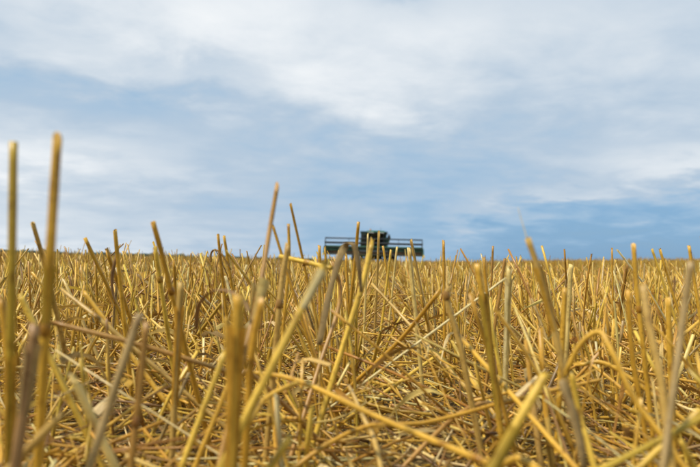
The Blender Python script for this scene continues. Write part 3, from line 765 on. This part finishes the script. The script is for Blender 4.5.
H('short upright gold stalk with dark tip in the left middle', [(174, 261, .8), (176, 310, .81)], 3.2, 'amber')
H('slim twin stalk, left one of the pair left of the centre', [(218, 235, .8), (224, 290, .81)], 3.0, 'amber')
H('slim twin stalk, right one of the pair left of the centre', [(224, 236, .82), (232, 285, .83)], 3.0, 'gold')
H('thin yellow straw slanting down right beside the slim pair', [(226, 251, .7), (252, 285, .72)], 2.6, 'yellow', ground=True)
H('tan upright stalk in front of the slanting stalk, left middle', [(181, 283, .5), (178, 340, .5)], 6.5, 'tan', sheath=(.3, .7, 'amber'))
leaf('brown dried leaf arching over like a hook, left middle foreground', [(196, 330, .48), (199, 305, .47), (212, 292, .46), (228, 291, .45), (243, 300, .44), (249, 312, .43)], 4.5, 'pink', 1.2)
leaf('wiry curled leaf hooking over beside the slim pair of stalks', [(211, 262, .8), (211, 254, .8), (215, 250, .8), (222, 255, .8), (231, 270, .8)], 2.0, 'brown', 1.0)
leaf('dark twisted leaf hanging between left stalks', [(118, 252, .78), (113, 270, .78), (112, 290, .78), (116, 305, .78)], 3.5, 'pink', 2.0)
H('pale straw slanting down right behind the tall left stalk', [(62, 290, .62), (98, 318, .6), (112, 330, .6)], 4.2, 'tan')
H('golden straw crossing in the left front rows', [(84, 292, .66), (110, 327, .65)], 4.4, 'gold')
H('blurred pale-yellow stalk low at the left behind the tall pair', [(20, 295, .5), (32, 320, .5)], 6.0, 'yellow')
# ---- left, low foreground
H('long grey-brown straw lying across the lower left foreground', [(50, 322, .50), (140, 345, .50), (234, 374, .52), (262, 383, .53)], 5.0, 'brown', ground=True, name='lying_straw')
H('broad blurred grey-brown stalk leaning right, lower left foreground', [(140, 314, .34), (116, 385, .335), (92, 460, .33)], 8.5, 'grey')
H('brown blurred stalk nearly upright beside the grey-brown leaning stalk', [(147, 322, .36), (139, 395, .355), (131, 464, .35)], 7.0, 'brown', joints=(.5,))
H('wide pinkish-grey blurred stalk at the lower left corner', [(35, 326, .30), (27, 390, .30), (16, 462, .30)], 11.0, 'pink', sheath=(.5, .9, 'grey'))
H('pale cut straw end poking right in the lower left corner', [(60, 416, .31), (20, 458, .31)], 9.0, 'tan')
H('short whitish straw stub slanting in the lower left', [(74, 379, .36), (89, 411, .36)], 8.5, 'pale')
H('yellow straw leaning right at the bottom, left of centre', [(225, 352, .42), (203, 410, .41), (183, 463, .40)], 6.0, 'yellow')
H('second yellow straw leaning right at the bottom, left of centre', [(243, 342, .44), (222, 400, .43), (196, 464, .42)], 5.0, 'gold')
H('blurred amber stalk at the far left bottom behind the olive stalk', [(2, 300, .4), (8, 360, .4)], 7.0, 'amber')
# ---- centre left group
o = H('tall brown stalk with wide pale sheath, highest tip left of the harvester', [(277, 187, .50), (270, 228, .49), (261, 282, .47), (250, 330, .45)], 4.6, 'brown', joints=(.33,), sheath=(.27, .50, 'pale', 2.3))
H('slim gold stalk leaning left, second highest left of the harvester', [(290.5, 204, .72), (299, 242, .73), (312, 300, .74)], 2.7, 'amber', joints=(.5,))
H('short gold twig stalk crossing the tall brown stalk', [(273, 226, .66), (281, 252, .66), (296, 300, .66)], 3.0, 'amber')
H('upright yellow stalk between the two highest central stalks', [(288.5, 224, .68), (289, 262, .68), (284, 320, .68)], 3.2, 'gold')
H('tan stalk crossing behind the horizontal straw, centre left', [(288, 245, .55), (281, 290, .55), (276, 345, .55)], 6.0, 'tan', joints=(.55,))
H('yellow cut straw lying almost level in front of the harvester', [(331, 268, .60), (305, 262, .62), (280, 256.5, .64)], 4.8, 'yellow', ground=False, name='lying_straw', joints=(.55,))
H('broad blurred yellow stalk leaning right with whitish tip, centre left', [(323, 268, .37), (296, 320, .36), (262, 385, .35), (236, 438, .345)], 8.0, 'yellow', sheath=(.80, .985, 'white'))
H('thick golden foreground stalk with pale streak, left of centre', [(239, 296, .31), (236, 350, .31), (233, 430, .31)], 13.0, 'gold', sheath=(.25, .8, 'amber'))
H('thick amber foreground stalk behind the pale-streaked one', [(262, 300, .36), (252, 350, .36), (247, 430, .36)], 8.0, 'amber')
leaf('grey-brown dried leaf arched like a bridge in front of the harvester', [(319, 345, .52), (328, 300, .53), (337, 266, .54), (345, 247, .55), (353, 245, .55), (358, 262, .55), (361, 292, .55)], 7.0, 'grey', .8)
H('orange-tan stalk standing in front of the harvester cab, left side', [(358.5, 222, .80), (355, 262, .81), (350, 310, .82)], 3.4, 'amber')
H('thick yellow stalk leaning right in front of the harvester wheel', [(372, 242, .62), (362, 285, .61), (345, 340, .60)], 5.4, 'yellow')
H('brown stalk rising beside the thick yellow stalk, centre', [(333, 262, .66), (340, 300, .66), (318, 370, .62)], 4.2, 'brown')
H('slim gold stalk in front of the harvester cab', [(379, 233, 1.05), (377, 280, 1.06)], 2.6, 'tan')
H('whitish stalk in front of the harvester feeder', [(368, 234, 1.0), (366, 282, 1.0)], 2.2, 'pale')
H('golden stalk leaning left before the right header half', [(411, 240, .95), (420, 285, .96)], 3.0, 'tan')
H('stout tan stalk before the right header half', [(409, 249, .8), (414, 300, .8)], 4.0, 'pale')
H('straight upright gold stalk just right of the harvester', [(443.5, 241, .9), (444, 290, .9)], 2.9, 'amber')
H('thin yellow stalk leaning right before the harvester front wheel', [(391, 250, 1.1), (386, 290, 1.1)], 2.6, 'yellow')
H('amber stalk upright before the left header half', [(346, 256, 1.0), (348, 300, 1.0)], 2.8, 'amber')
H('golden stalk leaning left before the harvester body', [(383, 246, 1.2), (389, 285, 1.2)], 2.4, 'gold')
H('pale stalk leaning right between cab and right header half', [(397, 247, 1.15), (393, 285, 1.15)], 2.2, 'pale')
H('lone straight stalk just left of the header end', [(319.5, 246, .8), (320, 300, .8)], 3.0, 'amber')
H('slender stalk rising in front of the left header end', [(325, 248, .95), (328, 290, .95)], 2.4, 'gold')
# ---- centre litter
H('long amber straw leaning right with reddish lower end, centre', [(440, 291, .66), (400, 340, .70), (352, 385, .74)], 4.6, 'amber', name='leaning_straw')
H('long thin straw running up left in the centre', [(372, 284, .95), (410, 325, .90), (452, 372, .80)], 3.0, 'tan', name='leaning_straw')
H('pale stalk bent at its joint, right of centre', [(449, 287, .55), (447, 300, .55), (460, 345, .55), (470, 395, .55)], 6.0, 'tan', joints=(.80,))
H('long golden straw lying diagonally across the bottom centre', [(250, 372, .60), (296, 380, .50), (380, 418, .42), (488, 463, .35), (560, 490, .31)], 4.2, 'gold', ground=True, name='lying_straw', joints=(.42,))
H('curved golden straw arching in the lower middle', [(297, 383, .46), (278, 391, .45), (262, 402, .44), (251, 420, .43)], 5.0, 'gold', name='bent_straw')
H('tan straw running down right in the bottom middle', [(349, 386, .60), (362, 415, .52), (380, 462, .45)], 4.2, 'tan', name='leaning_straw')
H('golden straw lying low from bottom middle up to the right', [(600, 380, .56), (520, 398, .52), (430, 422, .49), (332, 441, .46)], 4.0, 'amber', name='lying_straw')
H('bright yellow cut straw slanting at the bottom, left of the middle', [(290, 438, .32), (270, 468, .32)], 8.0, 'yellow')
H('pale short straw lying diagonally in the open centre', [(381, 376, .82), (428, 410, .74)], 3.2, 'pale', ground=True, name='lying_straw')
H('yellow short straw lying in the open centre', [(446, 349, .85), (405, 378, .80)], 3.4, 'yellow', ground=True, name='lying_straw')
# ---- right
H('thick tan stalk leaning left with sky behind its tip, right of centre', [(528, 239, .43), (540, 275, .43), (553, 325, .43), (563, 370, .43)], 6.5, 'tan', sheath=(.45, .8, 'gold'))
H('hair-thin pale awn on the thick leaning stalk', [(518, 208, .44), (528, 242, .432)], .9, 'pale', ground=False, name='awn', taper=.5)
H('stout grey-gold stalk with cut tip below the horizon, right of centre', [(477, 264, .50), (484, 305, .50), (490, 350, .50)], 6.2, 'gold', sheath=(.2, .75, 'olive'))
H('slim stalk behind the stout grey-gold stalk', [(484, 258, .7), (489, 320, .7)], 3.6, 'amber')
H('slim dark stalk poking above the horizon right of the harvester', [(493, 246, 1.1), (491, 290, 1.1)], 2.2, 'brown')
H('pale sheath-wrapped stalk in the right middle', [(509, 268, .66), (507, 330, .66)], 5.0, 'pale', sheath=(.3, .9, 'white'))
H('short brown stalk leaning right in the right middle', [(505, 259, .8), (500, 292, .8)], 3.4, 'brown')
H('whitish straw slanting between the right middle stalks', [(506, 278, .7), (468, 306, .7)], 2.4, 'white', name='leaning_straw')
H('bright upright stalk with pale band right of the thick leaning stalk', [(571, 265, .8), (569, 300, .8)], 4.6, 'pale')
H('broad gold stalk in the right middle rows', [(565, 288, .6), (562, 345, .6)], 5.5, 'gold')
H('upright golden stalk with square-cut tip on the right skyline', [(633.5, 245, .58), (637, 290, .58), (643, 345, .58)], 4.8, 'gold', joints=(.5,))
H('blurred grey stalk at the right edge leaning right', [(691, 262, .34), (684, 310, .34), (676, 370, .335), (668, 430, .33)], 7.0, 'grey')
H('blurred tan stalk curving down left of the grey right-edge stalk', [(643, 285, .36), (650, 330, .35), (661, 380, .345), (668, 440, .34)], 7.5, 'tan')
H('gold stalk leaning left at the right skyline edge', [(689, 246, .75), (696, 290, .75)], 3.4, 'gold')
H('second gold stalk leaning left on the right skyline', [(660, 250, .85), (672, 290, .85)], 2.8, 'gold')
H('thin stalk leaning left between the right skyline stalks', [(652, 249, .8), (664, 285, .8)], 2.5, 'yellow')
H('thin tall stalk on the skyline left of the square-cut stalk', [(612, 248, .95), (613, 300, .95)], 1.9, 'amber')
H('blurred bright yellow cut straw rising from the bottom, right of the middle', [(546, 374, .33), (522, 415, .325), (494, 465, .32)], 9.5, 'yellow', sheath=(.05, .5, 'olive'))
H('long golden straw slanting down right through the right foreground', [(461, 338, .58), (512, 395, .50), (574, 466, .43)], 4.6, 'gold', name='leaning_straw')
H('bright yellow upright straw at the bottom right', [(571, 372, .42), (580, 415, .42), (594, 466, .41)], 6.0, 'yellow')
leaf('blurred grey leaf strip hanging at the bottom right', [(561, 380, .36), (570, 405, .355), (579, 436, .35), (584, 470, .345)], 9.5, 'grey', .4)
H('bent blurred straw arching over at the lower right', [(566, 372, .42), (580, 345, .415), (599, 332, .41), (612, 352, .40), (635, 400, .39), (668, 445, .38)], 5.5, 'gold', name='bent_straw')
H('gold straw lying short and level in the right foreground', [(577, 364, .62), (629, 377, .60)], 4.2, 'gold', name='lying_straw')
H('brown straw lying across below the right middle', [(565, 385, .62), (510, 402, .58), (456, 416, .55)], 4.0, 'brown', name='lying_straw')
H('yellow straw end pointing up right in the bottom right corner', [(696, 414, .36), (676, 433, .36)], 7.0, 'yellow')
H('olive straw sweeping across the bottom right corner', [(720, 408, .34), (660, 440, .335), (600, 470, .33)], 6.5, 'olive', name='lying_straw')
H('pale gold straw slanting in the far bottom right corner', [(680, 440, .36), (696, 470, .36)], 6.5, 'yellow')
H('amber stalk in the right foreground beside the blurred tan stalk', [(628, 290, .5), (632, 350, .5), (640, 400, .5)], 5.0, 'amber')
H('gold stalk in the right rows behind the blurred grey stalk', [(668, 300, .55), (670, 350, .55)], 6.0, 'gold')
